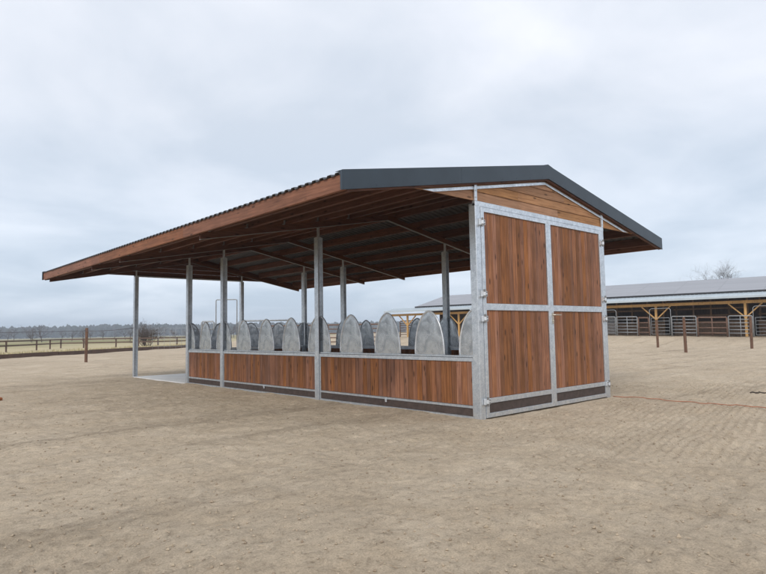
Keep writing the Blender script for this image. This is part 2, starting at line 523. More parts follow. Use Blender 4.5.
def ground_z(x, y):
    x = np.asarray(x, float); y = np.asarray(y, float)
    z = ground_base(x, y)
    n = 0.030 * vnoise(x / 1.1, y / 1.1) + 0.026 * vnoise(x / 0.42 + 7, y / 0.42 + 3) + 0.026 * vnoise(x / 0.17, y / 0.17 + 9)
    n += 0.016 * vnoise(x / 0.08 + 4, y / 0.08)
    n -= 0.05 * np.clip(vnoise(x / 0.33 + 50, y / 0.33 + 11) - 0.24, 0, 1) + 0.06 * np.clip(vnoise(x / 0.22 + 5, y / 0.22 + 91) - 0.27, 0, 1)
    # wheel and harrow marks: close ribs in two patches, and two long shallow ruts
    wob = 0.35 * vnoise(x / 1.5 + 3, y / 1.5)
    q1 = (-0.18 * x + 0.98 * y) + wob * 0.25
    m1 = sstep(-2.6, -0.4, x - 0.25 * y) * (0.35 + 0.65 * sstep(-0.1, 0.15, vnoise(x / 1.3 + 20, y / 1.3))) * sstep(0.2, -0.8, y)
    ribs = np.sin(q1 * 2 * np.pi / 0.125) * 0.017 * m1
    q2 = (0.72 * x - 0.69 * y) + wob * 0.3
    m2 = sstep(-4.5, -6.5, x) * sstep(8, 4, y) * sstep(-0.05, 0.15, vnoise(x / 1.7, y / 1.7 + 40))
    ribs += np.sin(q2 * 2 * np.pi / 0.14) * 0.012 * m2
    for (ax, ay, dx_, dy_, wd) in ((3.2, -0.9, 0.93, -0.37, 0.14), (1.0, -1.4, 0.95, -0.31, 0.12), (-6.5, 6.0, 0.62, 0.78, 0.2), (-10, 16, 0.8, 0.6, 0.3)):
        dd = (x - ax) * -dy_ + (y - ay) * dx_ + 0.12 * vnoise(x / 2.2, y / 2.2 + 60)
        al = (x - ax) * dx_ + (y - ay) * dy_
        ribs -= 0.018 * np.exp(-(dd / wd) ** 2) * (0.6 + 0.4 * np.sin(al * 2 * np.pi / 0.16)) * sstep(-9, -6, al) * sstep(9, 6, al)
    # keep the pads of the shelter level
    calm = 1 - 0.75 * (sstep(-0.6, 0.05, x) * sstep(5.0, 4.4, x) * sstep(-0.5, 0.1, y) * sstep(16.4, 15.8, y))
    heap = (0.012 + 0.05 * np.clip(vnoise(x / 0.5 + 33, y / 0.5 + 8) + 0.12, 0, 1)) * np.exp(-np.abs(np.minimum(x, 0.0)) / 0.16) * (x < 0.06) * sstep(-0.2, 0.1, y) * sstep(11.6, 11.2, y)
    far = 1 + 1.2 * sstep(12, 40, np.hypot(x + 7.9, y + 6.3))
    return z + (n * far + ribs) * calm + heap

EDIR = np.array((0.788, 0.616)); EDIR /= np.linalg.norm(EDIR); ENRM = np.array((-EDIR[1], EDIR[0])); E0 = np.array((0.61, 43.74))
def graded(lo, a, b, hi, d, g=1.045):
    c = list(np.arange(a, b + 1e-6, d))
    st = d; p = c[-1]
    while p < hi:
        st *= g; p = min(p + st, hi); c.append(p)
    st = d; p = c[0]; left = []
    while p > lo:
        st *= g; p = max(p - st, lo); left.append(p)
    return np.array(left[::-1] + c)
def sheet(name, us, vs, zf, mat):
    U, V = np.meshgrid(us, vs, indexing='ij')
    X = E0[0] + EDIR[0] * U + ENRM[0] * V
    Y = E0[1] + EDIR[1] * U + ENRM[1] * V
    Z = zf(X, Y)
    co = np.stack([X, Y, Z], -1).reshape(-1, 3)
    nu, nv = len(us), len(vs)
    i = np.arange(nu * nv).reshape(nu, nv)
    q = np.stack([i[:-1, :-1], i[1:, :-1], i[1:, 1:], i[:-1, 1:]], -1).reshape(-1, 4)
    me = bpy.data.meshes.new(name)
    me.vertices.add(len(co)); me.vertices.foreach_set('co', co.ravel())
    me.loops.add(q.size); me.loops.foreach_set('vertex_index', q.ravel().astype(np.int32))
    me.polygons.add(len(q)); me.polygons.foreach_set('loop_start', np.arange(0, q.size, 4, dtype=np.int32))
    me.update(calc_edges=True)
    me.shade_smooth()
    me.materials.append(mat)
    o = bpy.data.objects.new(name, me)
    S.collection.objects.link(o)
    return tag(o, kind='structure')
yard = sheet('sand_yard', graded(-160, -35, -20.5, 190, 0.034), graded(-190, -42, -26, 0, 0.034), ground_z, sand)
field = sheet('field', np.linspace(-2200, 2600, 60), np.linspace(-2400, 2400, 60),
              lambda x, y: np.full_like(x, -0.09), field_m)

# ------------------------------------------------------------------ the shelter
BL, SW = 4.5, 4.43                 # bay length along Y, width along X
PW = 0.14
MID = SW / 2
SL = 0.1896
ZR = 4.66
Y0R, Y1R = -0.06, 16.25
X0R, X1R = -2.90, SW + 2.90
def zr(x): return ZR - SL * abs(x - MID)
sh = empty('feeding_shelter', (MID, 8.0, 0.0),
           'large open gabled horse feeding shelter of stained timber and galvanised steel on the sand', 'shelter')
OFF = wloc(sh)
bays = [0.0, BL, 2 * BL, 2.5 * BL, 3.5 * BL]
TUBE_TOP = 3.64

# posts (> fin, base plate)
def post_mesh():
    m_ = MB()
    m_.box(0, PW, 0, PW, -0.08, TUBE_TOP, bev=0.006)
    return m_.mesh('post', steel)
pm = post_mesh()
def beam_post_mesh():          # rolled H section: two flanges and the web between them
    m_ = MB()
    m_.box(0, 0.011, 0, PW, -0.08, TUBE_TOP, bev=0.002)
    m_.box(PW - 0.011, PW, 0, PW, -0.08, TUBE_TOP, bev=0.002)
    m_.box(0.0112, PW - 0.0112, 0.066, 0.074, -0.08, TUBE_TOP)
    return m_.mesh('post', steel)
bpm = beam_post_mesh()
m_ = MB()
m_.box(0.045, 0.095, 0.05, 0.09, TUBE_TOP, 3.93)
m_.box(0.02, 0.12, 0.02, 0.12, TUBE_TOP, TUBE_TOP + 0.012)
finm = m_.mesh('post_fin', steel)
m_ = MB()
m_.box(-0.06, PW + 0.06, -0.06, PW + 0.06, -0.06, -0.035)
for bx in (-0.035, PW + 0.035):
    for by in (-0.035, PW + 0.035):
        m_.tube([(bx, by, -0.036), (bx, by, -0.012)], 0.012, 6)
basem = m_.mesh('base_plate', steel)
for side in (0, 1):
    for yb in bays:
        x = 0.0 if side == 0 else SW - PW
        o = put('post', pm if yb == 0 else bpm, sh, Vector((x, yb, 0)) - OFF)
        put('base_plate', basem, o, (0, 0, 0))
        if yb > 0:
            f = put('post_fin', finm, o, (0, 0, 0))
# the two gable posts carry a flat fin in front of the boards
for x in (0.0, SW - PW):
    pr = [c for c in children(sh) if c.name.startswith('post') and abs(c.location.x + OFF.x - x) < 1e-3 and abs(c.location.y + OFF.y) < 1e-3][0]
    m_ = MB()
    xx = 0.0 if x == 0 else PW - 0.066
    m_.box(xx, xx + 0.066, -0.004, 0.028, TUBE_TOP + 0.045, 3.985, bev=0.003)
    for zz in (3.74, 3.86):
        m_.tube([(xx + 0.033, -0.018, zz), (xx + 0.033, 0.0, zz)], 0.013, 6)
    put('post_fin', m_.mesh('post_fin', steel), pr, (0, 0, 0))

# rafters: slim steel I sections, apex at the ridge (> purlin brackets)
PURLIN_D = [0.30, 1.20, 2.10, 3.00, 3.90, 4.72]
m_ = MB()
for sx in (-1, 1):
    P = lambda d, dz: Vector((MID + sx * d, 0, ZR - SL * d + dz))
    d1 = 4.98
    for (w, z0, z1) in ((0.065, -0.384, -0.373),):
        a0, a1, b0, b1 = P(0, z0), P(0, z1), P(d1, z0), P(d1, z1)
        h = Vector((0, w / 2, 0))
        m_.hexa([a0 - h, a0 + h, b0 + h, b0 - h, a1 - h, a1 + h, b1 + h, b1 - h])
shoem = m_.mesh('rafter_shoe', steel_dark)
m_ = MB()
for sx in (-1, 1):
    d1 = 4.98
    h = Vector((0, 0.03, 0))
    a0, a1, b0, b1 = P(0, -0.3725), P(0, -0.250), P(d1, -0.3725), P(d1, -0.250)
    m_.hexa([a0 - h, a0 + h, b0 + h, b0 - h, a1 - h, a1 + h, b1 + h, b1 - h])
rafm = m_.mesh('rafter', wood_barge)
m_ = MB()
m_.box(0.0, 0.008, -0.03, 0.03, 0, 0.09); m_.box(0.0, 0.05, -0.03, 0.03, 0, 0.008)
m_.tube([(0.008, 0, 0.055), (0.022, 0, 0.055)], 0.014, 6)
brm = m_.mesh('purlin_bracket', steel_dark)
for yb in bays[1:]:
    yy = yb + PW / 2
    o = put('rafter', rafm, sh, Vector((0, yy, 0)) - OFF)
    put('rafter_shoe', shoem, o, (0, 0, 0))
    for sx in (-1, 1):
        for d in PURLIN_D[1:]:
            b_ = put('purlin_bracket', brm, o, (MID + sx * (d + 0.042), 0.0, ZR - SL * d - 0.248))
            if sx < 0: b_.rotation_euler = (0, 0, math.pi)

# purlins, eave boards, barge boards
for sx in (-1, 1):
    for d in PURLIN_D:
        m_ = MB()
        xc = MID + sx * d
        # three lengths, jointed over the rafters
        for (ya, yb_) in ((0.062, 4.56), (4.565, 11.30), (11.305, 15.86)):
            m_.box(xc - 0.04, xc + 0.04, ya, yb_, ZR - SL * d - 0.247, ZR - SL * d - 0.05, bev=0.004)
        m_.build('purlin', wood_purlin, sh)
    m_ = MB()
    xa = X0R + 0.03 if sx < 0 else X1R - 0.03
    xb = xa - sx * 0.055
    for (ya, yb_) in ((-0.045, 5.12), (5.123, 10.3), (10.303, 16.21)):
        m_.box(min(xa, xb), max(xa, xb), ya, yb_, zr(xa) - 0.265, zr(xa) - 0.042, bev=0.005)
    m_.build('eave_board', wood_eave, sh)
    for yy0 in (-0.044, Y1R - 0.055):
        m_ = MB()
        xe = MID + sx * 5.03
        a0, a1 = Vector((MID, yy0, ZR - 0.292)), Vector((MID, yy0, ZR - 0.05))
        b0, b1 = Vector((xe, yy0, zr(xe) - 0.292)), Vector((xe, yy0, zr(xe) - 0.05))
        h = Vector((0, 0.05, 0))
        m_.hexa([a0, a0 + h, b0 + h, b0, a1, a1 + h, b1 + h, b1])
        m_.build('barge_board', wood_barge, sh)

# corrugated roof sheets, one per slope
def roof_sheet(sx):
    m_ = MB()
    pitch, dep = 0.18, 0.029
    prof = []
    y = Y0R + 0.004
    while y < Y1R - 0.01:
        for (q, z) in ((0.0, 0.0), (0.065, 0.0), (0.085, dep), (0.160, dep)):
            if y + q <= Y1R - 0.004: prof.append((y + q, z))
        y += pitch
    n = len(prof)
    xe = X0R if sx < 0 else X1R
    for lay, mi in ((-0.036, 0), (-0.044, 1)):
        vs = []
        for (yy, z) in prof:
            vs.append((MID + sx * 0.004, yy, ZR + lay + z)); vs.append((xe, yy, zr(xe) + lay + z))
        m_.add(vs, [(2 * i, 2 * i + 1, 2 * i + 3, 2 * i + 2) for i in range(n - 1)], mi)
    b = 2 * n
    m_.add([], [], 0)
    # close the eave edge so the sheet has a thickness
    ev = []
    for (yy, z) in prof:
        ev.append((xe, yy, zr(xe) - 0.036 + z)); ev.append((xe, yy, zr(xe) - 0.044 + z))
    m_.add(ev, [(2 * i, 2 * i + 1, 2 * i + 3, 2 * i + 2) for i in range(n - 1)], 0)
    me = bpy.data.meshes.new('roof_sheet')
    me.from_pydata([(p[0] - OFF.x, p[1] - OFF.y, p[2] - OFF.z) for p in m_.v], [], m_.f)
    me.materials.append(roof_top); me.materials.append(roof_under)
    me.polygons.foreach_set('material_index', m_.mi)
    me.update()
    put('roof_sheet', me, sh, (0, 0, 0))
roof_sheet(-1); roof_sheet(1)
m_ = MB()
for sx in (-1, 1):
    a, b = (MID, ZR + 0.022), (MID + sx * 0.16, ZR - SL * 0.16 + 0.012)
    m_.prism([a, b, (b[0], b[1] - 0.006), (MID, ZR + 0.014)], 1, Y0R - 0.006, Y1R + 0.006)
m_.build('ridge_cap', fascia_m, sh)

# dark verge fascias, folded over the roof edge and in two lengths
for (ya, ys) in ((Y0R, 1), (Y1R, -1)):
    for sx in (-1, 1):
        m_ = MB()
        segs = ((0.0, 2.62), (2.623, 5.115)) if sx < 0 else ((0.0, 3.05), (3.053, 5.115))
        for (d0, d1) in segs:
            poly = []
            def Q(d, dz): return (MID + sx * d, ZR - SL * d + dz)
            m_.prism([Q(d0, -0.262), Q(d1, -0.262), Q(d1, 0.008), Q(d0, 0.008)], 1, ya - ys * 0.004, ya + ys * 0.004)
            # top flange and the small return at the foot
            m_.prism([Q(d0, 0.008), Q(d1, 0.008), Q(d1, 0.012), Q(d0, 0.012)], 1, ya - ys * 0.004, ya + ys * 0.16)
            m_.prism([Q(d0, -0.262), Q(d1, -0.262), Q(d1, -0.266), Q(d0, -0.266)], 1, ya - ys * 0.012, ya + ys * 0.014)
        for k in range(12):
            dd = 0.2 + k * 0.43
            xq = MID + sx * dd; zq = ZR - SL * dd - 0.225
            m_.tube([(xq, ya - ys * 0.007, zq), (xq, ya, zq)], 0.008, 6)
        # return at the eave end
        xe = MID + sx * 5.115
        m_.box(min(xe, xe + sx * 0.003), max(xe, xe + sx * 0.003), min(ya, ya + ys * 0.05), max(ya, ya + ys * 0.05), zr(xe) - 0.262, zr(xe) + 0.008)
        o = m_.build('fascia', fascia_m, sh)

# gable cladding (horizontal boards) and the bright steel angle that edges it
def clad(y0, y1, cm):
    m_ = MB()
    zb = 3.688
    ztop = lambda x: ZR - 0.262 - SL * abs(x - MID)
    z = zb; k = 0
    apex = ZR - 0.262
    while z < apex - 0.01:
        z1 = min(z + 0.168, apex)
        da, db = (apex - z) / SL, (apex - z1) / SL
        g = 0.004
        xsplit = (MID + (0.45, -0.9, 0.7, 0.2)[k % 4])
        for (L0, L1, R0, R1) in ((MID - da, MID - max(db, 0.001), xsplit, xsplit), (xsplit + 0.003, xsplit + 0.003, MID + da, MID + max(db, 0.001))):
            if R0 - L0 < 0.05: continue
            a = [(L0, z + g), (R0, z + g), (R1 if R1 > L1 else L1, z1), (L1, z1)]
            yy = (y0, y1)
            lap = 0.012                  # each board leans over the one below
            sgn = -1 if y0 < 5 else 1
            front, back = (y0, y1) if y0 < 5 else (y1, y0)
            vs = [(q[0], front + (sgn * lap if j < 2 else 0), q[1]) for j, q in enumerate(a)] + [(q[0], back, q[1]) for q in a]
            m_.add(vs, [(0, 1, 2, 3), (7, 6, 5, 4), (0, 4, 5, 1), (1, 5, 6, 2), (2, 6, 7, 3), (3, 7, 4, 0)])
        z = z1; k += 1
    m_.build('gable_cladding', cm, sh)
    m_ = MB()
    for sx in (-1, 1):
        zt, zl, zc = -0.313, -0.363, 3.690
        dt, dl_ = (ZR + zt - zc) / SL, (ZR + zl - zc) / SL
        def Q(d, dz): return (MID + sx * d, ZR - SL * d + dz)
        yf = y0 - 0.028 if y0 < 5 else y1 + 0.004
        m_.prism([Q(0, zl), (MID + sx * dl_, zc), (MID + sx * dt, zc), Q(0, zt)], 1, yf, yf + 0.012)
    m_.build('rake_angle', steel, sh)
clad(0.046, 0.062, wood_gable)
clad(15.895, 15.912, wood_barge)  # far boards take the darker roof timber, their shade put into the colour
m_ = MB(); m_.box(0.0, SW, -0.003, 0.062, 3.597, 3.684, bev=0.004); m_.build('lintel', steel, sh)
m_ = MB(); m_.box(0.0, SW, 15.84, 15.888, 3.645, 3.686); m_.build('lintel', steel, sh)

# vertical plank infill built plank by plank, in one mesh
rp = random.Random(11)
def planks(m_, axis, a, b, front, back, z0, z1, w=0.118):
    n = max(1, round((b - a) / w))
    st = (b - a) / n
    for i in range(n):
        p0, p1 = a + i * st + 0.003, a + (i + 1) * st - 0.003
        j = rp.uniform(-0.0012, 0.0012)
        lo, hi = min(front, back) + j, max(front, back) + j
        if axis == 1: m_.box(lo, hi, p0, p1, z0, z1, bev=0.006)
        else: m_.box(p0, p1, lo, hi, z0, z1, bev=0.006)

# double doors in the gable
ZD = (0.025, 0.10, 0.262, 0.345, 1.825, 1.94, 3.512, 3.592)
def door_leaf(x0, x1, hinge_left):
    m_ = MB()
    stl = 0.082
    yF, yB = -0.012, 0.052
    m_.box(x0, x0 + stl, yF, yB, ZD[0], ZD[7], bev=0.004)
    m_.box(x1 - stl, x1, yF, yB, ZD[0], ZD[7], bev=0.004)
    for (za, zb) in ((ZD[0], ZD[1]), (ZD[2], ZD[3]), (ZD[4], ZD[5]), (ZD[6], ZD[7])):
        m_.box(x0 + stl + .0005, x1 - stl - .0005, yF + 0.002, yB - 0.002, za, zb, bev=0.003)
    # thin inner angle that holds the planks
    d = m_.build('door', steel, sh)
    for (za, zb) in ((ZD[3], ZD[4]), (ZD[5], ZD[6])):
        m_ = MB(); planks(m_, 0, x0 + stl + 0.002, x1 - stl - 0.002, 0.008, 0.036, za + 0.002, zb - 0.002)
        m_.build('plank_panel', wood_up, d)
    m_ = MB(); m_.box(x0 + stl + 0.002, x1 - stl - 0.002, 0.006, 0.036, ZD[1] + 0.002, ZD[2] - 0.002, bev=0.003)
    m_.build('kick_board', kick_m, d)
    for zh in (0.30, 1.68, 2.10, 3.32):
        m_ = MB()
        xh = x0 - 0.014 if hinge_left else x1 + 0.014
        sg = 1 if hinge_left else -1
        m_.tube([(xh, -0.050, zh - 0.075), (xh, -0.050, zh + 0.075)], 0.019, 10, 1)
        m_.tube([(xh, -0.050, zh - 0.03), (xh, -0.050, zh + 0.03)], 0.024, 10)
        m_.box(min(xh, xh + sg * 0.085), max(xh, xh + sg * 0.085), -0.046, -0.013, zh - 0.045, zh + 0.045, bev=0.003)
        m_.box(min(xh, xh - sg * 0.055), max(xh, xh - sg * 0.055), -0.044, -0.004, zh - 0.05, zh + 0.05, bev=0.003)
        for q in (-0.025, 0.025):
            m_.tube([(xh + sg * 0.055, -0.058, zh + q), (xh + sg * 0.055, -0.044, zh + q)], 0.012, 6, 1)
        m_.build('hinge', [steel_rim, steel_dark], d, smooth=False)
    return d
dl = door_leaf(PW + 0.004, MID - 0.003, True)
dr = door_leaf(MID + 0.003, SW - PW - 0.004, False)
m_ = MB()
xh = MID + 0.045
m_.box(xh - 0.02, xh + 0.02, -0.022, -0.0125, 1.58, 1.80, bev=0.003)
m_.tube([(xh, -0.02, 1.755), (xh, -0.07, 1.755), (xh + 0.02, -0.08, 1.755), (xh + 0.19, -0.08, 1.752)], 0.011, 8)
m_.tube([(xh, -0.022, 1.64), (xh, -0.034, 1.64)], 0.014, 8)
m_.build('handle', brass, dr)

# head dividers: arched galvanised plates in a tube rim
ZO, HO, WO = 1.062, 0.785, 0.358
def half_w(u): return WO * max(0.0, 1 - u ** 2.1) ** 0.52
def divider_mesh(side):          # side 0 full, -1 / +1 halves ; plate in the local YZ plane, thin along X
    us = [1 - (1 - k / 26) ** 2 for k in range(27)]
    left = [(-half_w(u), ZO + HO * u) for u in us]
    right = [(half_w(u), ZO + HO * u) for u in reversed(us)][1:]
    loop = left + right
    if side == -1: loop = left + [(0, ZO)]
    if side == 1: loop = [(0, ZO)] + [(0, ZO + HO)] + right
    m_ = MB()
    m_.prism(loop, 0, -0.003, 0.003, 0)
    path = left + right if side == 0 else left if side == -1 else [(0, ZO + HO)] + right
    m_.tube([(0, p[0], p[1]) for p in path], 0.017, 8, 1)
    return m_.mesh('head_divider', [steel_plate, steel_rim])
DV = {k: divider_mesh(k) for k in (-1, 0, 1)}
for me in DV.values():
    for p in me.polygons:
        if p.material_index == 1: p.use_smooth = True

def feed_panel(axis, a, b, pos, inward, spots, bolt=True):
    """a..b: clear run between two posts; pos: coordinate of the outer face; inward: +1/-1 across the run."""
    def bx(m_, p0, p1, d0, d1, z0, z1, bev=0.003):
        q0, q1 = sorted((pos + inward * d0, pos + inward * d1))
        if axis == 1: m_.box(q0, q1, p0, p1, z0, z1, bev=bev)
        else: m_.box(p0, p1, q0, q1, z0, z1, bev=bev)
    m_ = MB()
    e = 0.002
    bx(m_, a + e, b - e, 0.012, 0.075, 0.0, 0.05)
    bx(m_, a + e, b - e, 0.014, 0.073, 0.182, 0.225)
    bx(m_, a + e, b - e, 0.012, 0.075, 0.962, 1.028)
    bx(m_, a + e, b - e, 0.030, 0.105, 1.033, 1.062)
    for p in (a + e, b - e - 0.04):
        bx(m_, p, p + 0.04, 0.016, 0.071, 0.0505, 0.9615)
    fr = m_.build('feed_panel', steel, sh)
    m_ = MB()
    f, k = pos + inward * 0.028, pos + inward * 0.054
    planks(m_, axis, a + 0.044, b - 0.044, f, k, 0.227, 0.960)
    m_.build('plank_infill', wood_up, fr)
    m_ = MB(); bx(m_, a + 0.044, b - 0.044, 0.026, 0.055, 0.052, 0.180); m_.build('kick_board', kick_m, fr)
    if bolt:
        m_ = MB()
        c = (a + b) / 2
        bx(m_, c - 0.02, c + 0.02, -0.006, 0.014, 0.13, 0.215)
        bx(m_, c - 0.012, c + 0.012, -0.02, -0.007, 0.165, 0.19)
        m_.build('latch_pin', steel_rim, fr)
    for (p, kind) in spots:
        loc = (pos + inward * 0.07, p, 0) if axis == 1 else (p, pos + inward * 0.07, 0)
        o = put('head_divider', DV[kind], fr, Vector(loc) - OFF)
        if axis == 0: o.rotation_euler = (0, 0, -math.pi / 2)
    return fr
for side in (0, 1):
    pos, inw = (0.0, 1) if side == 0 else (SW, -1)
    for k, (ya, yb_) in enumerate(((0.0, BL), (BL, 2 * BL), (2 * BL, 2.5 * BL))):
        c0 = ya + PW / 2; q = BL / 4
        n = round((yb_ - ya) / q)
        sp = [(c0 + 0.05, 1)] + [(c0 + q * i, 0) for i in range(1, n)] + [(c0 + q * n - 0.05, -1)]
        feed_panel(1, ya + PW, yb_, pos, inw, sp, bolt=(k < 2))
# cross panel that closes the feed area
q = (SW - PW) / 4
feed_panel(0, PW, SW - PW, 2.5 * BL + PW, -1, [(PW / 2 + 0.05, 1)] + [(PW / 2 + q * i, 0) for i in range(1, 4)] + [(SW - PW / 2 - 0.05, -1)], bolt=False)

# concrete slab under the open bay
m_ = MB(); m_.box(-0.02, SW + 0.02, 11.42, 15.72, -0.12, 0.030, bev=0.012)
tag(m_.build('concrete_slab', concrete), kind='structure')

# ------------------------------------------------------------------ barn on the right
barn = empty('open_barn', bpt(8, 8, 0.6), 'long low open fronted barn with grey roof and yellow timber posts behind the yard', 'barn')
def bbox(m_, s0, s1, o0, o1, z0, z1, mi=0):
    m_.hexa([bpt(s0, o0, z0), bpt(s1, o0, z0), bpt(s1, o1, z0), bpt(s0, o1, z0), bpt(s0, o0, z1), bpt(s1, o0, z1), bpt(s1, o1, z1), bpt(s0, o1, z1)], mi)
BSL = (5.7 - 3.8) / 8.0
def bz(o): return 3.8 + BSL * (o if o <= 8 else 16 - o)
def bslab(m_, s0, s1, o0, o1, th, lift=0.0):
    m_.hexa([bpt(s0, o0, bz(o0) - th + lift), bpt(s1, o0, bz(o0) - th + lift), bpt(s1, o1, bz(o1) - th + lift), bpt(s0, o1, bz(o1) - th + lift),
             bpt(s0, o0, bz(o0) + lift), bpt(s1, o0, bz(o0) + lift), bpt(s1, o1, bz(o1) + lift), bpt(s0, o1, bz(o1) + lift)])
m_ = MB()
bslab(m_, -16, 32.4, 1.46, 8.0, 0.10, 0.12); bslab(m_, -16, 32.4, 8.0, 16.6, 0.10, 0.12)
m_.build('roof', barn_roof_m, barn)
m_ = MB(); bbox(m_, -16, 32.4, 1.40, 1.458, bz(1.43) + 0.001, bz(1.43) + 0.165); m_.build('eave_closure', plain('dark_filler', (0.03, 0.03, 0.033)), barn)
m_ = MB(); bslab(m_, -16, 35.9, -0.02, 1.52, 0.03, 0.0)
s = -16.0
while s < 35.8:
    bslab(m_, s, s + 0.05, -0.025, 1.44, 0.02, 0.024); s += 0.33
bbox(m_, -16, 35.9, -0.06, -0.024, 3.66, 3.83)
m_.build('roof_strip', white_strip, barn)
m_ = MB(); bbox(m_, -16, 35.7, 0.92, 1.10, 3.24, 3.48); m_.build('eave_beam', barn_gold, barn)
for sp in (-14.1, -7.5, -0.9, 5.9, 12.6, 19.4, 26.2, 33.2):
    m_ = MB(); zg = float(ground_base(*bpt(sp, 1.0)[:2]))
    bbox(m_, sp - 0.09, sp + 0.09, 0.92, 1.10, zg - 0.1, 3.238)
    po = m_.build('post', barn_gold, barn)
    for sg in (-1, 1):
        m_ = MB(); m_.bar(bpt(sp + sg * 0.07, 1.01, 2.15), bpt(sp + sg * 1.2, 1.01, 3.25), 0.09, 0.15, up=tuple(BN) + (0,)); m_.build('brace', barn_gold, po)
m_ = MB(); bbox(m_, -16, 22, 12.0, 12.1, 0.3, 4.5)
m_.build('back_wall', barn_dark, barn)
for (sa, o0, o1, zt) in ((-15.9, 1.3, 16, 3.9), (31.9, 6, 16, 4.1)):
    m_ = MB()
    bbox(m_, sa, sa + 0.12, o0, 8.0, 0.3, 3.9); bbox(m_, sa, sa + 0.12, 8.0, o1, 0.3, 3.6)
    m_.prism([(0, 0), (0, 0), (0, 0)], 0, 0, 0) if False else None
    m_.build('end_wall', barn_dark, barn)
m_ = MB()
m_.add([bpt(31.9, 1.6, 3.75), bpt(31.9, 14.4, 3.75), bpt(31.9, 8, 5.45), bpt(32.02, 1.6, 3.75), bpt(32.02, 14.4, 3.75), bpt(32.02, 8, 5.45)],
       [(0, 1, 2), (5, 4, 3), (0, 3, 4, 1), (1, 4, 5, 2), (2, 5, 3, 0)])
m_.build('gable_boards', barn_dark, barn)
# stall fronts inside
for (sa, sb) in ((-13.6, -7.9), (-7.2, -1.3), (-0.6, 5.4), (6.2, 12.2), (12.8, 19.0)):
    m_ = MB()
    bbox(m_, sa, sb, 5.0, 5.06, 0.55, 1.9)
    for zz in (2.35, 2.95): bbox(m_, sa, sb, 5.0, 5.08, zz, zz + 0.12)
    q = sa
    while q < sb:
        bbox(m_, q, q + 0.12, 4.98, 5.1, 0.5, 3.9); q += 1.42
    m_.build('stall_front', barn_mid, barn)
m_ = MB()
for q in (-12, -3.5, 5, 13.5, 22, 30):
    bbox(m_, q, q + 0.14, 1.1, 14.8, 3.5, 3.68)
m_.build('tie_beam', barn_dark, barn)

# ------------------------------------------------------------------ corral panels, gates in front of the barn
def panel(name, p0, p1, zb0, zb1, h, mat, label, cat, group, rails=6, r=0.031, mids=1, z_low=0.32, feet=True):
    """tube panel from p0 to p1 (x, y): end posts, rails, uprights."""
    p0, p1 = Vector((p0[0], p0[1], 0)), Vector((p1[0], p1[1], 0))
    c = (p0 + p1) / 2
    e = empty(name, (c.x, c.y, (zb0 + zb1) / 2), label, cat, group)
    za, zb = zb0, zb1
    def at(t, z): 
        q = p0.lerp(p1, t); return (q.x, q.y, za + (zb - za) * t + z)
    m_ = MB()
    n = (p1 - p0).normalized(); rr = 0.05 / (p1 - p0).length
    m_.tube([at(0, -0.04), at(0, h - 0.06), at(rr, h), at(1 - rr, h), at(1, h - 0.06), at(1, -0.04)], r * 1.25, 8)
    m_.build('frame', mat, e, smooth=True)
    for k in range(rails - 1):
        z = z_low + (h - z_low) * k / (rails - 1)
        m_ = MB(); m_.tube([at(0, z), at(1, z)], r, 6); m_.build('rail', mat, e, smooth=True)
    for k in range(mids):
        t = (k + 1) / (mids + 1)
        m_ = MB(); m_.tube([at(t, 0.06 if feet else z_low), at(t, h)], r * 0.9, 6); m_.build('upright', mat, e, smooth=True)
    return e
def hoop(p0, p1, zb, h, mat, label, group, bars=5, low=1.6, r=0.026):
    p0, p1 = Vector((p0[0], p0[1], 0)), Vector((p1[0], p1[1], 0))
    c = (p0 + p1) / 2
    e = empty('hoop_gate', (c.x, c.y, zb), label, 'gate', group)
    L = (p1 - p0).length; CR = 0.22 if bars else 0.07
    def at(t, z):
        q = p0.lerp(p1, t); return (q.x, q.y, zb + z)
    pts = [at(0, -0.04), at(0, h - CR)]
    for k in range(1, 6):
        a = math.pi / 2 * k / 5; pts.append(at(CR / L * (1 - math.cos(a)), h - CR + CR * math.sin(a)))
    for k in range(0, 6):
        a = math.pi / 2 * (1 - k / 5); pts.append(at(1 - CR / L * (1 - math.cos(a)), h - CR + CR * math.sin(a)))
    pts += [at(1, -0.04)]
    m_ = MB(); m_.tube(pts, r, 8); m_.build('hoop', mat, e, smooth=True)
    if bars:
        m_ = MB(); i0, i1 = 0.07, 0.93
        m_.tube([at(i0, 0.2), at(i0, low), at(i1, low), at(i1, 0.2), at(i0, 0.2)], r * 0.8, 6)
        for k in range(1, bars):
            z = 0.2 + (low - 0.2) * k / bars
            m_.tube([at(i0, z), at(i1, z)], r * 0.65, 6)
        m_.build('gate_leaf', mat, e, smooth=True)
    return e
OFFF = 0.55
def bp2(s, off=OFFF): 
    p = bpt(s, off); return (p.x, p.y)
def gz(s, off=OFFF): return float(ground_base(*bpt(s, off)[:2]))
brown_tube = plain('rusty_brown_tube', (0.16, 0.095, 0.068), 0.75, var=0.3, scale=5)
GP = 'galvanised corral panels along the barn front'
panel('corral_panel', bp2(7.4), bp2(9.15), gz(7.4), gz(9.15), 1.72, steel_far, 'galvanised tube panel right beside the shelter door edge at the barn', 'corral panel', GP)
panel('corral_panel', bp2(9.3), bp2(12.6), gz(9.3), gz(12.6), 1.72, steel_far, 'galvanised tube panel mostly hidden behind the double doors edge', 'corral panel', GP)
panel('corral_panel', bp2(2.66), bp2(4.55), gz(2.6), gz(4.5), 1.72, steel_far, 'galvanised tube panel between the hoop gate and the wide brown gate', 'corral panel', GP)
panel('corral_panel', bp2(-1.4), bp2(0.28), gz(-1.4), gz(0.3), 1.72, steel_far, 'galvanised tube panel right of the wide brown gate under the braced post', 'corral panel', GP)
GB = 'brown gates along the barn front'
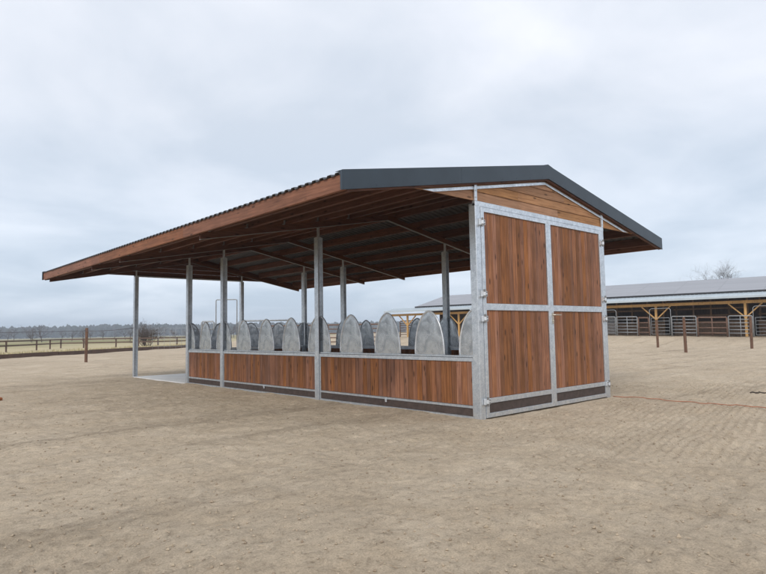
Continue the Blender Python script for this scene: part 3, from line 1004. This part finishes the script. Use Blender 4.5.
panel('rail_gate', bp2(6.42), bp2(7.3), gz(6.4), gz(7.3), 1.62, brown_tube, 'narrow brown rail gate between two galvanised panels', 'gate', GB, rails=4, r=0.05, mids=0)
panel('rail_gate', bp2(0.40), bp2(2.56), gz(.4), gz(2.5), 1.62, brown_tube, 'wide brown rail gate with two bays of rails before the dark barn', 'gate', GB, rails=4, r=0.055, mids=1)
panel('rail_gate', bp2(32.2, 1.4), bp2(34.6, 1.4), gz(32), gz(34), 1.9, brown_tube, 'brown slatted gate at the open far end of the barn seen between steel arches', 'gate', GB, rails=7, r=0.05, mids=1)
GH = 'tall round cornered hoop gates'
hoop(bp2(9.18, 0.50), bp2(10.3, 0.50), gz(9.7), 2.35, steel_far, 'round cornered steel hoop gate half hidden behind the right door post', GH)
hoop(bp2(4.6, 0.50), bp2(6.32, 0.50), gz(5.4), 2.42, steel_far, 'round cornered steel hoop gate in front of the left braced barn post', GH)
hoop(bp2(-3.4, 0.50), bp2(-1.48, 0.50), gz(-2.3), 2.5, steel_far, 'round cornered steel hoop gate at the right edge of the photo', GH)
m_ = MB()
mm = bpt(3.3, 0.1); 

# ------------------------------------------------------------------ stand-alone brown posts
def round_post(loc, h, lean, label, square=True):
    m_ = MB()
    rr = random.Random(int(loc[0] * 10))
    pts = [(lean[0] * t * h, lean[1] * t * h, -0.1 + (h + 0.1) * t) for t in (0, .25, .5, .75, 1)]
    m_.tube(pts, [0.085, 0.083, 0.083, 0.081, 0.078], 12)
    m_.tube([(pts[-1][0], pts[-1][1], h - 0.001), (pts[-1][0], pts[-1][1], h + 0.02)], [0.076, 0.055], 12)
    e = m_.build('timber_post', post_wood)
    e.location = loc
    tag(e, label, 'post', 'brown timber posts standing alone on the sand')
    m_ = MB()
    for z in (h * 0.92, h * 0.6):
        m_.tube([(-0.08, -0.06, z), (-0.11, -0.09, z), (-0.11, -0.09, z + 0.05)], 0.012, 6)
    m_.build('insulator', rope_m, e, off=(0, 0, 0))
    return e
round_post((2.86, 31.51, 0), 1.98, (0.004, 0.0), 'lone brown post on the sand left of the shelter before the pasture')
round_post((35.04, 11.93, 0), 1.96, (0.0, 0.004), 'brown post just right of the doors below the left yellow brace')
round_post((28.06, 7.40, 0), 1.98, (-0.005, 0.008), 'nearest brown post before the barn between two braced posts')
round_post((34.64, 5.92, 0), 2.0, (0.006, -0.006), 'brown post at the right in line with the right yellow brace')

def sag(a, b, d, n=10):
    a, b = Vector(a), Vector(b)
    return [a.lerp(b, i / n) - Vector((0, 0, 4 * d * (i / n) * (1 - i / n))) for i in range(n + 1)]
m_ = MB()
m_.tube(sag((-30, 41, 1.85), (2.80, 31.42, 1.83), 0.10)[:-1] + sag((2.80, 31.42, 1.83), (-0.004, 15.83, 1.78), 0.05), 0.013, 6)
tag(m_.build('fence_tape', rope_m), 'thin dark fence tape strung from the lone left post to the shelter', 'fence tape')

# ------------------------------------------------------------------ timber edging and pasture fence
def epoint(u, v): 
    p = E0 + EDIR * u + ENRM * v
    return p
ed = empty('timber_edging', (E0[0], E0[1], 0), 'low dark timber edging between the sand yard and the pasture', 'edging')
u = -42.0
re_ = random.Random(3)
while u < 60:
    l = 4.0
    m_ = MB()
    a, b = epoint(u, 0.12), epoint(u + l - 0.03, 0.12)
    hgt = 0.30 + re_.uniform(-0.02, 0.03)
    m_.bar((a[0], a[1], hgt / 2 - 0.05), (b[0], b[1], hgt / 2 - 0.05 + re_.uniform(-.01, .01)), 0.2, hgt + 0.1)
    m_.build('sleeper', rail_wood, ed)
    u += l
FP = [(-14.0, 52.0), (-6.6, 58.2), (-1.0, 63.0), (5.55, 69.73), (9.89, 76.23), (12.71, 82.0), (15.0, 86.0), (16.98, 82.5), (20.5, 80.14), (22.62, 77.5), (24.69, 75.88), (27.49, 76.1), (31.0, 79.5), (35.0, 83.5), (39.0, 88)]
pf = empty('pasture_fence', (9.9, 76.2, 0), 'low brown two rail timber fence round the winter pasture', 'fence')
for (x, y) in FP:
    m_ = MB(); m_.box(x - 0.08, x + 0.08, y - 0.08, y + 0.08, -0.1, 1.2, bev=0.015); m_.build('fence_post', rail_wood, pf)
for a, b in zip(FP[:-1], FP[1:]):
    for z in (0.62, 1.12):
        m_ = MB(); m_.bar((a[0], a[1], z), (b[0], b[1], z), 0.06, 0.16); m_.build('fence_rail', rail_wood, pf)

# dry grass on the bank behind the edging
rg = np.random.default_rng(8)
vs, fs = [], []
for i in range(26000):
    u = rg.uniform(-45, 55); v = abs(rg.normal(0, 4.0)) + 0.35
    p = epoint(u, v); a = rg.uniform(0, math.pi); h = rg.uniform(0.12, 0.42); w = rg.uniform(0.03, 0.09)
    lx, ly = rg.normal(0, 0.15), rg.normal(0, 0.15)
    b = len(vs)
    z0 = -0.09
    vs += [(p[0] - w * math.cos(a), p[1] - w * math.sin(a), z0), (p[0] + w * math.cos(a), p[1] + w * math.sin(a), z0), (p[0] + lx, p[1] + ly, z0 + h)]
    fs.append((b, b + 1, b + 2))
me = bpy.data.meshes.new('dry_grass'); me.from_pydata(vs, [], fs); me.materials.append(drygrass_m)
o = bpy.data.objects.new('dry_grass', me); S.collection.objects.link(o)
tag(o, 'strip of dry straw coloured grass behind the timber edging', 'dry grass', kind='stuff')

# ------------------------------------------------------------------ panels and gates beyond the shelter
GF = 'galvanised corral panels beyond the shelter'
hoop((5.22, 19.81), (5.95, 19.14), 0.0, 3.12, steel_far, 'tall thin steel hoop gate standing beyond the shelter above the arches', 'tall round cornered hoop gates', bars=0)
panel('corral_panel', (4.72, 20.27), (5.15, 19.87), 0, 0, 2.1, steel_far, 'galvanised panel left of the tall hoop beyond the shelter', 'corral panel', GF)
panel('corral_panel', (6.02, 19.08), (7.9, 17.35), 0, 0, 2.1, steel_far, 'galvanised panel right of the tall hoop beyond the shelter', 'corral panel', GF)
panel('corral_panel', (16.2, 55.9), (18.9, 53.5), 0, 0, 2.2, steel_far, 'distant galvanised panel before the pasture beside the shelter side post', 'corral panel', GF, mids=5, r=0.012)
GR = 'brown rail panels behind the shelter'
cl = [(18.6, 37.3), (21.2, 35.0), (23.8, 32.7), (26.4, 30.4)]
lb = ['brown rail panel behind the shelter at the left of its row', 'brown rail panel behind the shelter in the middle of its row', 'brown rail panel behind the shelter nearest the barn']
for k in range(3):
    panel('corral_panel', cl[k], (cl[k + 1][0] - 0.06, cl[k + 1][1] + 0.05), 0, 0, 2.1, brown_tube, lb[k], 'corral panel', GR, rails=6, r=0.045, mids=1)

# ------------------------------------------------------------------ small things on the sand
m_ = MB()
pts = []
for i in range(60):
    t = i / 59
    p = Vector((4.47, -0.03, 0)).lerp(Vector((3.98, -5.6, 0)), t)
    wv = 0.05 * math.sin(t * 7.0) + 0.012 * math.sin(t * 19 + 1)
    p.x += wv
    p.z = max(float(ground_z(p.x + a_, p.y + b_)) for a_ in (-.04, 0, .04) for b_ in (-.06, -.03, 0, .03, .06)) + 0.010
    pts.append(p)
m_.tube(pts, 0.008, 6)
tag(m_.build('cord', cord_m, smooth=True), 'thin orange cord lying on the sand from the right door foot', 'cord')
rb = random.Random(5)
bx_ = MB()
bx_.box(-0.09, 0.09, -0.05, 0.05, -0.03, 0.06, bev=0.02)
bx_.v = [(x + rb.uniform(-.014, .014), y + rb.uniform(-.014, .014), z + rb.uniform(-.012, .012)) for (x, y, z) in bx_.v]
o = bx_.build('brick_fragment', brick_m)
o.location = (-4.98, 10.75, float(ground_z(-4.98, 10.75)) + 0.02); o.rotation_euler = (0.1, 0.15, 0.6)
tag(o, 'small orange brown brick fragment on the sand at the left edge', 'brick')
m_ = MB()
sp_ = []
for i in range(8):
    t = i / 7
    x, y = 6.75 + 0.62 * t, -2.0 - 0.18 * t + 0.02 * math.sin(t * 7)
    sp_.append((x, y, float(ground_z(x, y)) + 0.014))
m_.tube(sp_, [0.017, 0.018, 0.016, 0.016, 0.014, 0.013, 0.011, 0.008], 6)
m_.tube([sp_[4], (sp_[4][0] + 0.08, sp_[4][1] + 0.09, sp_[4][2] + 0.02)], [0.011, 0.006], 5)
tag(m_.build('stick', stick_m), 'dark stick lying on the sand near the right edge', 'stick')

# litter: clods and bits of straw lying on the yard near the viewer
vs, fs = [], []
def litter_pt():
    while True:
        d = 3.0 + 15 * rg.random() ** 1.3
        an = rg.uniform(-0.75, 0.75)
        f_ = np.array((0.672, 0.737)) ; r_ = np.array((0.737, -0.672))
        p = np.array((CAM.x, CAM.y)) + f_ * d * math.cos(an) + r_ * d * math.sin(an)
        if not (-0.25 < p[0] < 4.7 and -0.12 < p[1] < 16): return p
for i in range(5200):
    p = litter_pt(); z = float(ground_z(p[0], p[1]))
    b = len(vs)
    if i % 5 < 2:                   # straw
        l = rg.uniform(0.01, 0.032); a = rg.uniform(0, 2 * math.pi); w = rg.uniform(0.0015, 0.003)
        dx_, dy_ = math.cos(a) * l, math.sin(a) * l
        nx, ny = -math.sin(a) * w, math.cos(a) * w
        t0, t1 = z + rg.uniform(0.003, 0.008), z + rg.uniform(0.003, 0.018)
        vs += [(p[0] - dx_ - nx, p[1] - dy_ - ny, t0), (p[0] - dx_ + nx, p[1] - dy_ + ny, t0), (p[0] - dx_, p[1] - dy_, t0 + 2 * w),
               (p[0] + dx_ - nx, p[1] + dy_ - ny, t1), (p[0] + dx_ + nx, p[1] + dy_ + ny, t1), (p[0] + dx_, p[1] + dy_, t1 + 2 * w)]
        fs += [(b, b + 1, b + 2), (b + 5, b + 4, b + 3), (b, b + 3, b + 4, b + 1), (b + 1, b + 4, b + 5, b + 2), (b + 2, b + 5, b + 3, b)]
    else:                           # clod
        r = rg.uniform(0.005, 0.016) * (1.5 if rg.random() < 0.08 else 1)
        for (ax, ay, az_) in ((1, 0, 0), (-1, 0, 0), (0, 1, 0), (0, -1, 0), (0, 0, 0.8), (0, 0, -0.6)):
            j = rg.uniform(0.7, 1.3)
            vs.append((p[0] + ax * r * j + rg.uniform(-.3, .3) * r, p[1] + ay * r * j + rg.uniform(-.3, .3) * r, z + 0.3 * r + az_ * r * j))
        fs += [(b, b + 2, b + 4), (b + 2, b + 1, b + 4), (b + 1, b + 3, b + 4), (b + 3, b, b + 4), (b + 2, b, b + 5), (b + 1, b + 2, b + 5), (b + 3, b + 1, b + 5), (b, b + 3, b + 5)]
me = bpy.data.meshes.new('sand_litter'); me.from_pydata(vs, [], fs); me.materials.append(litter_m)
o = bpy.data.objects.new('sand_litter', me); S.collection.objects.link(o)
tag(o, 'scattered clods and bits of straw on the raked sand', 'litter', kind='stuff')

# ------------------------------------------------------------------ bare trees
def grow(tr, cr_, p, d, l, r, lev, maxlev, rr, n):
    segs = 3
    pts = [p]; rs = [r]
    q = Vector(p); dd = Vector(d)
    for i in range(segs):
        dd = (dd + Vector((rr.gauss(0, .13), rr.gauss(0, .13), rr.gauss(0, .07) + 0.05))).normalized()
        q = q + dd * (l / segs); pts.append(q.copy()); rs.append(r * (1 - 0.42 * (i + 1) / segs))
    (tr if lev == 0 else cr_).tube(pts, rs, n if lev < 2 else 3, cap=False)
    if lev >= maxlev: return
    k = rr.randint(3, 4) if lev > 0 else 5
    for i in range(k):
        t = rr.uniform(0.35, 1.0)
        idx = min(int(t * segs), segs - 1); fr_ = t * segs - idx
        base = pts[idx].lerp(pts[idx + 1], fr_)
        ax = dd.orthogonal().normalized(); ax.rotate(Matrix.Rotation(rr.uniform(0, 2 * math.pi), 3, dd))
        nd = (dd * rr.uniform(0.5, 0.9) + ax * rr.uniform(0.5, 0.95)).normalized()
        grow(tr, cr_, base, nd, l * rr.uniform(0.5, 0.78), r * 0.5, lev + 1, maxlev, rr, n)
def bare_tree(name, loc, h, seed, label, group=None, lean=(0, 0), lev=5, r=None, mat=bark, cat='tree'):
    rr = random.Random(seed)
    e = empty(name, loc, label, cat, group)
    tr, c_ = MB(), MB()
    grow(tr, c_, Vector((0, 0, -0.15)), Vector((lean[0], lean[1], 1)).normalized(), h * 0.38, r or h * 0.02, 0, lev, rr, 7)
    tr.build('trunk', mat, e, off=(0, 0, 0)); c_.build('crown', mat, e, off=(0, 0, 0))
    return e
bare_tree('bare_tree', (77.6, 20.6, 0.3), 13.2, 21, 'leafless tree rising behind the barn roof with a leaning limb', 'bare trees behind the barn', lean=(0.12, -0.30), r=0.13, lev=6)
bare_tree('bare_tree', (74.0, 24.2, 0.3), 10.9, 5, 'smaller leafless treetop just showing over the barn roof', 'bare trees behind the barn', lean=(0.1, 0.1), r=0.075, lev=6)
def shrub(name, loc, h, w, seed, label, group, stems=14, lev=3, mat=bark_far):
    rr = random.Random(seed)
    e = empty(name, loc, label, 'bush', group)
    tr, c_ = MB(), MB()
    for k in range(stems):
        a = rr.uniform(0, 2 * math.pi); s_ = rr.uniform(0.15, 0.7)
        p = Vector((math.cos(a) * w * 0.12 * rr.random(), math.sin(a) * w * 0.12 * rr.random(), -0.1))
        grow(tr, c_, p, Vector((math.cos(a) * s_, math.sin(a) * s_, 1)).normalized(), h * rr.uniform(.38, .5), h * 0.012, 0, lev, rr, 5)
    tr.build('stem', mat, e, off=(0, 0, 0)); c_.build('twig_crown', mat, e, off=(0, 0, 0))
    return e
shrub('bare_bush', (26.3, 84.5, -0.09), 4.2, 6.0, 31, 'bushy leafless brown shrub behind the pasture fence left of the shelter', 'bare bushes on the pasture', stems=22)

# far hedgerow: single bare trees on the field, one of each kind copied
rh = random.Random(12)
protos = []
hl = 'distant bare hedgerow tree on the far side of the pasture'
az0 = math.atan2(0.737, 0.672)
for k in range(44):
    an = az0 + R(34) - R(34 - 6) * (k / 43.0) * 1.15 + R(rh.uniform(-0.5, 0.5))
    D = rh.uniform(210, 300)
    p = (CAM.x + math.cos(an) * D, CAM.y + math.sin(an) * D, -0.09)
    hh = rh.uniform(4.6, 6.8)
    if k < 4:
        e = bare_tree('hedgerow_tree', p, hh * 1.3, 100 + k, hl, 'distant hedgerow trees beyond the pasture', lev=4, r=0.11, mat=bark_far)
        protos.append(e)
    else:
        e = copy_tree(protos[k % 4])
        e.location = p; sc = rh.uniform(0.8, 1.15)
        e.scale = (sc * 1.2, sc * 1.2, sc); e.rotation_euler = (0, 0, rh.uniform(0, 6.28))

# far wood on the horizon: irregular leafless and fir crowns, tens of metres deep
rw = np.random.default_rng(77)
ico_v = []
t_ = (1 + 5 ** .5) / 2
for a in (-1, 1):
    for b in (-t_, t_):
        ico_v += [(0, a, b), (a, b, 0), (b, 0, a)]
ico_v = np.array(ico_v) / math.hypot(1, t_)
from itertools import combinations
ico_f = []
for a, b, c in combinations(range(12), 3):
    dd = [np.linalg.norm(ico_v[i] - ico_v[j]) for i, j in ((a, b), (b, c), (a, c))]
    if max(dd) < 1.2: ico_f.append((a, b, c))
vs, fs = [], []
def crown(x, y, z0, h, w):
    for k in range(3):
        b = len(vs)
        cz = z0 + h * rw.uniform(0.3, 0.75); rx = w * rw.uniform(0.35, 0.6); rz = h * rw.uniform(0.22, 0.42)
        ox, oy = rw.normal(0, w * 0.25, 2)
        for q in ico_v:
            j = rw.uniform(0.75, 1.25)
            vs.append((x + ox + q[0] * rx * j, y + oy + q[1] * rx * j, cz + q[2] * rz * j))
        for f_ in ico_f: fs.append(tuple(b + i for i in f_))
    b = len(vs)
    vs.extend([(x - .2, y, z0), (x + .2, y, z0), (x, y + .2, z0), (x, y, z0 + h * 0.8)]); fs.extend([(b, b + 1, b + 3), (b + 1, b + 2, b + 3), (b + 2, b, b + 3)])
for k in range(5200):
    an = az0 + R(rw.uniform(-62, 62)); D = rw.uniform(950, 1080)
    hb = 17.8 + 1.6 * math.sin(an * 7) + 0.5 * math.sin(an * 31 + 1)
    crown(CAM.x + math.cos(an) * D, CAM.y + math.sin(an) * D, -0.1, hb * rw.uniform(0.86, 1.0), rw.uniform(5, 8))
me = bpy.data.meshes.new('far_wood'); me.from_pydata(vs, [], fs); me.materials.append(forest_m)
o = bpy.data.objects.new('far_wood', me); S.collection.objects.link(o)
tag(o, 'hazy belt of dark winter wood along the horizon', 'woodland', kind='stuff')

# ------------------------------------------------------------------ haze
HAZE = 0.00065
mt = bpy.data.materials.new('thin_haze'); mt.use_nodes = True
t = mt.node_tree; t.nodes.clear()
ov = t.nodes.new('ShaderNodeOutputMaterial'); pv = t.nodes.new('ShaderNodeVolumePrincipled')
pv.inputs['Color'].default_value = (0.78, 0.86, 0.96, 1)
pv.inputs['Density'].default_value = HAZE
pv.inputs['Anisotropy'].default_value = 0.0
t.links.new(pv.outputs[0], ov.inputs['Volume'])
m_ = MB(); m_.box(-2300, 2700, -2500, 2500, -1.2, 24.0)
tag(m_.build('haze', mt), 'thin pale haze over the plain', 'haze', kind='stuff')
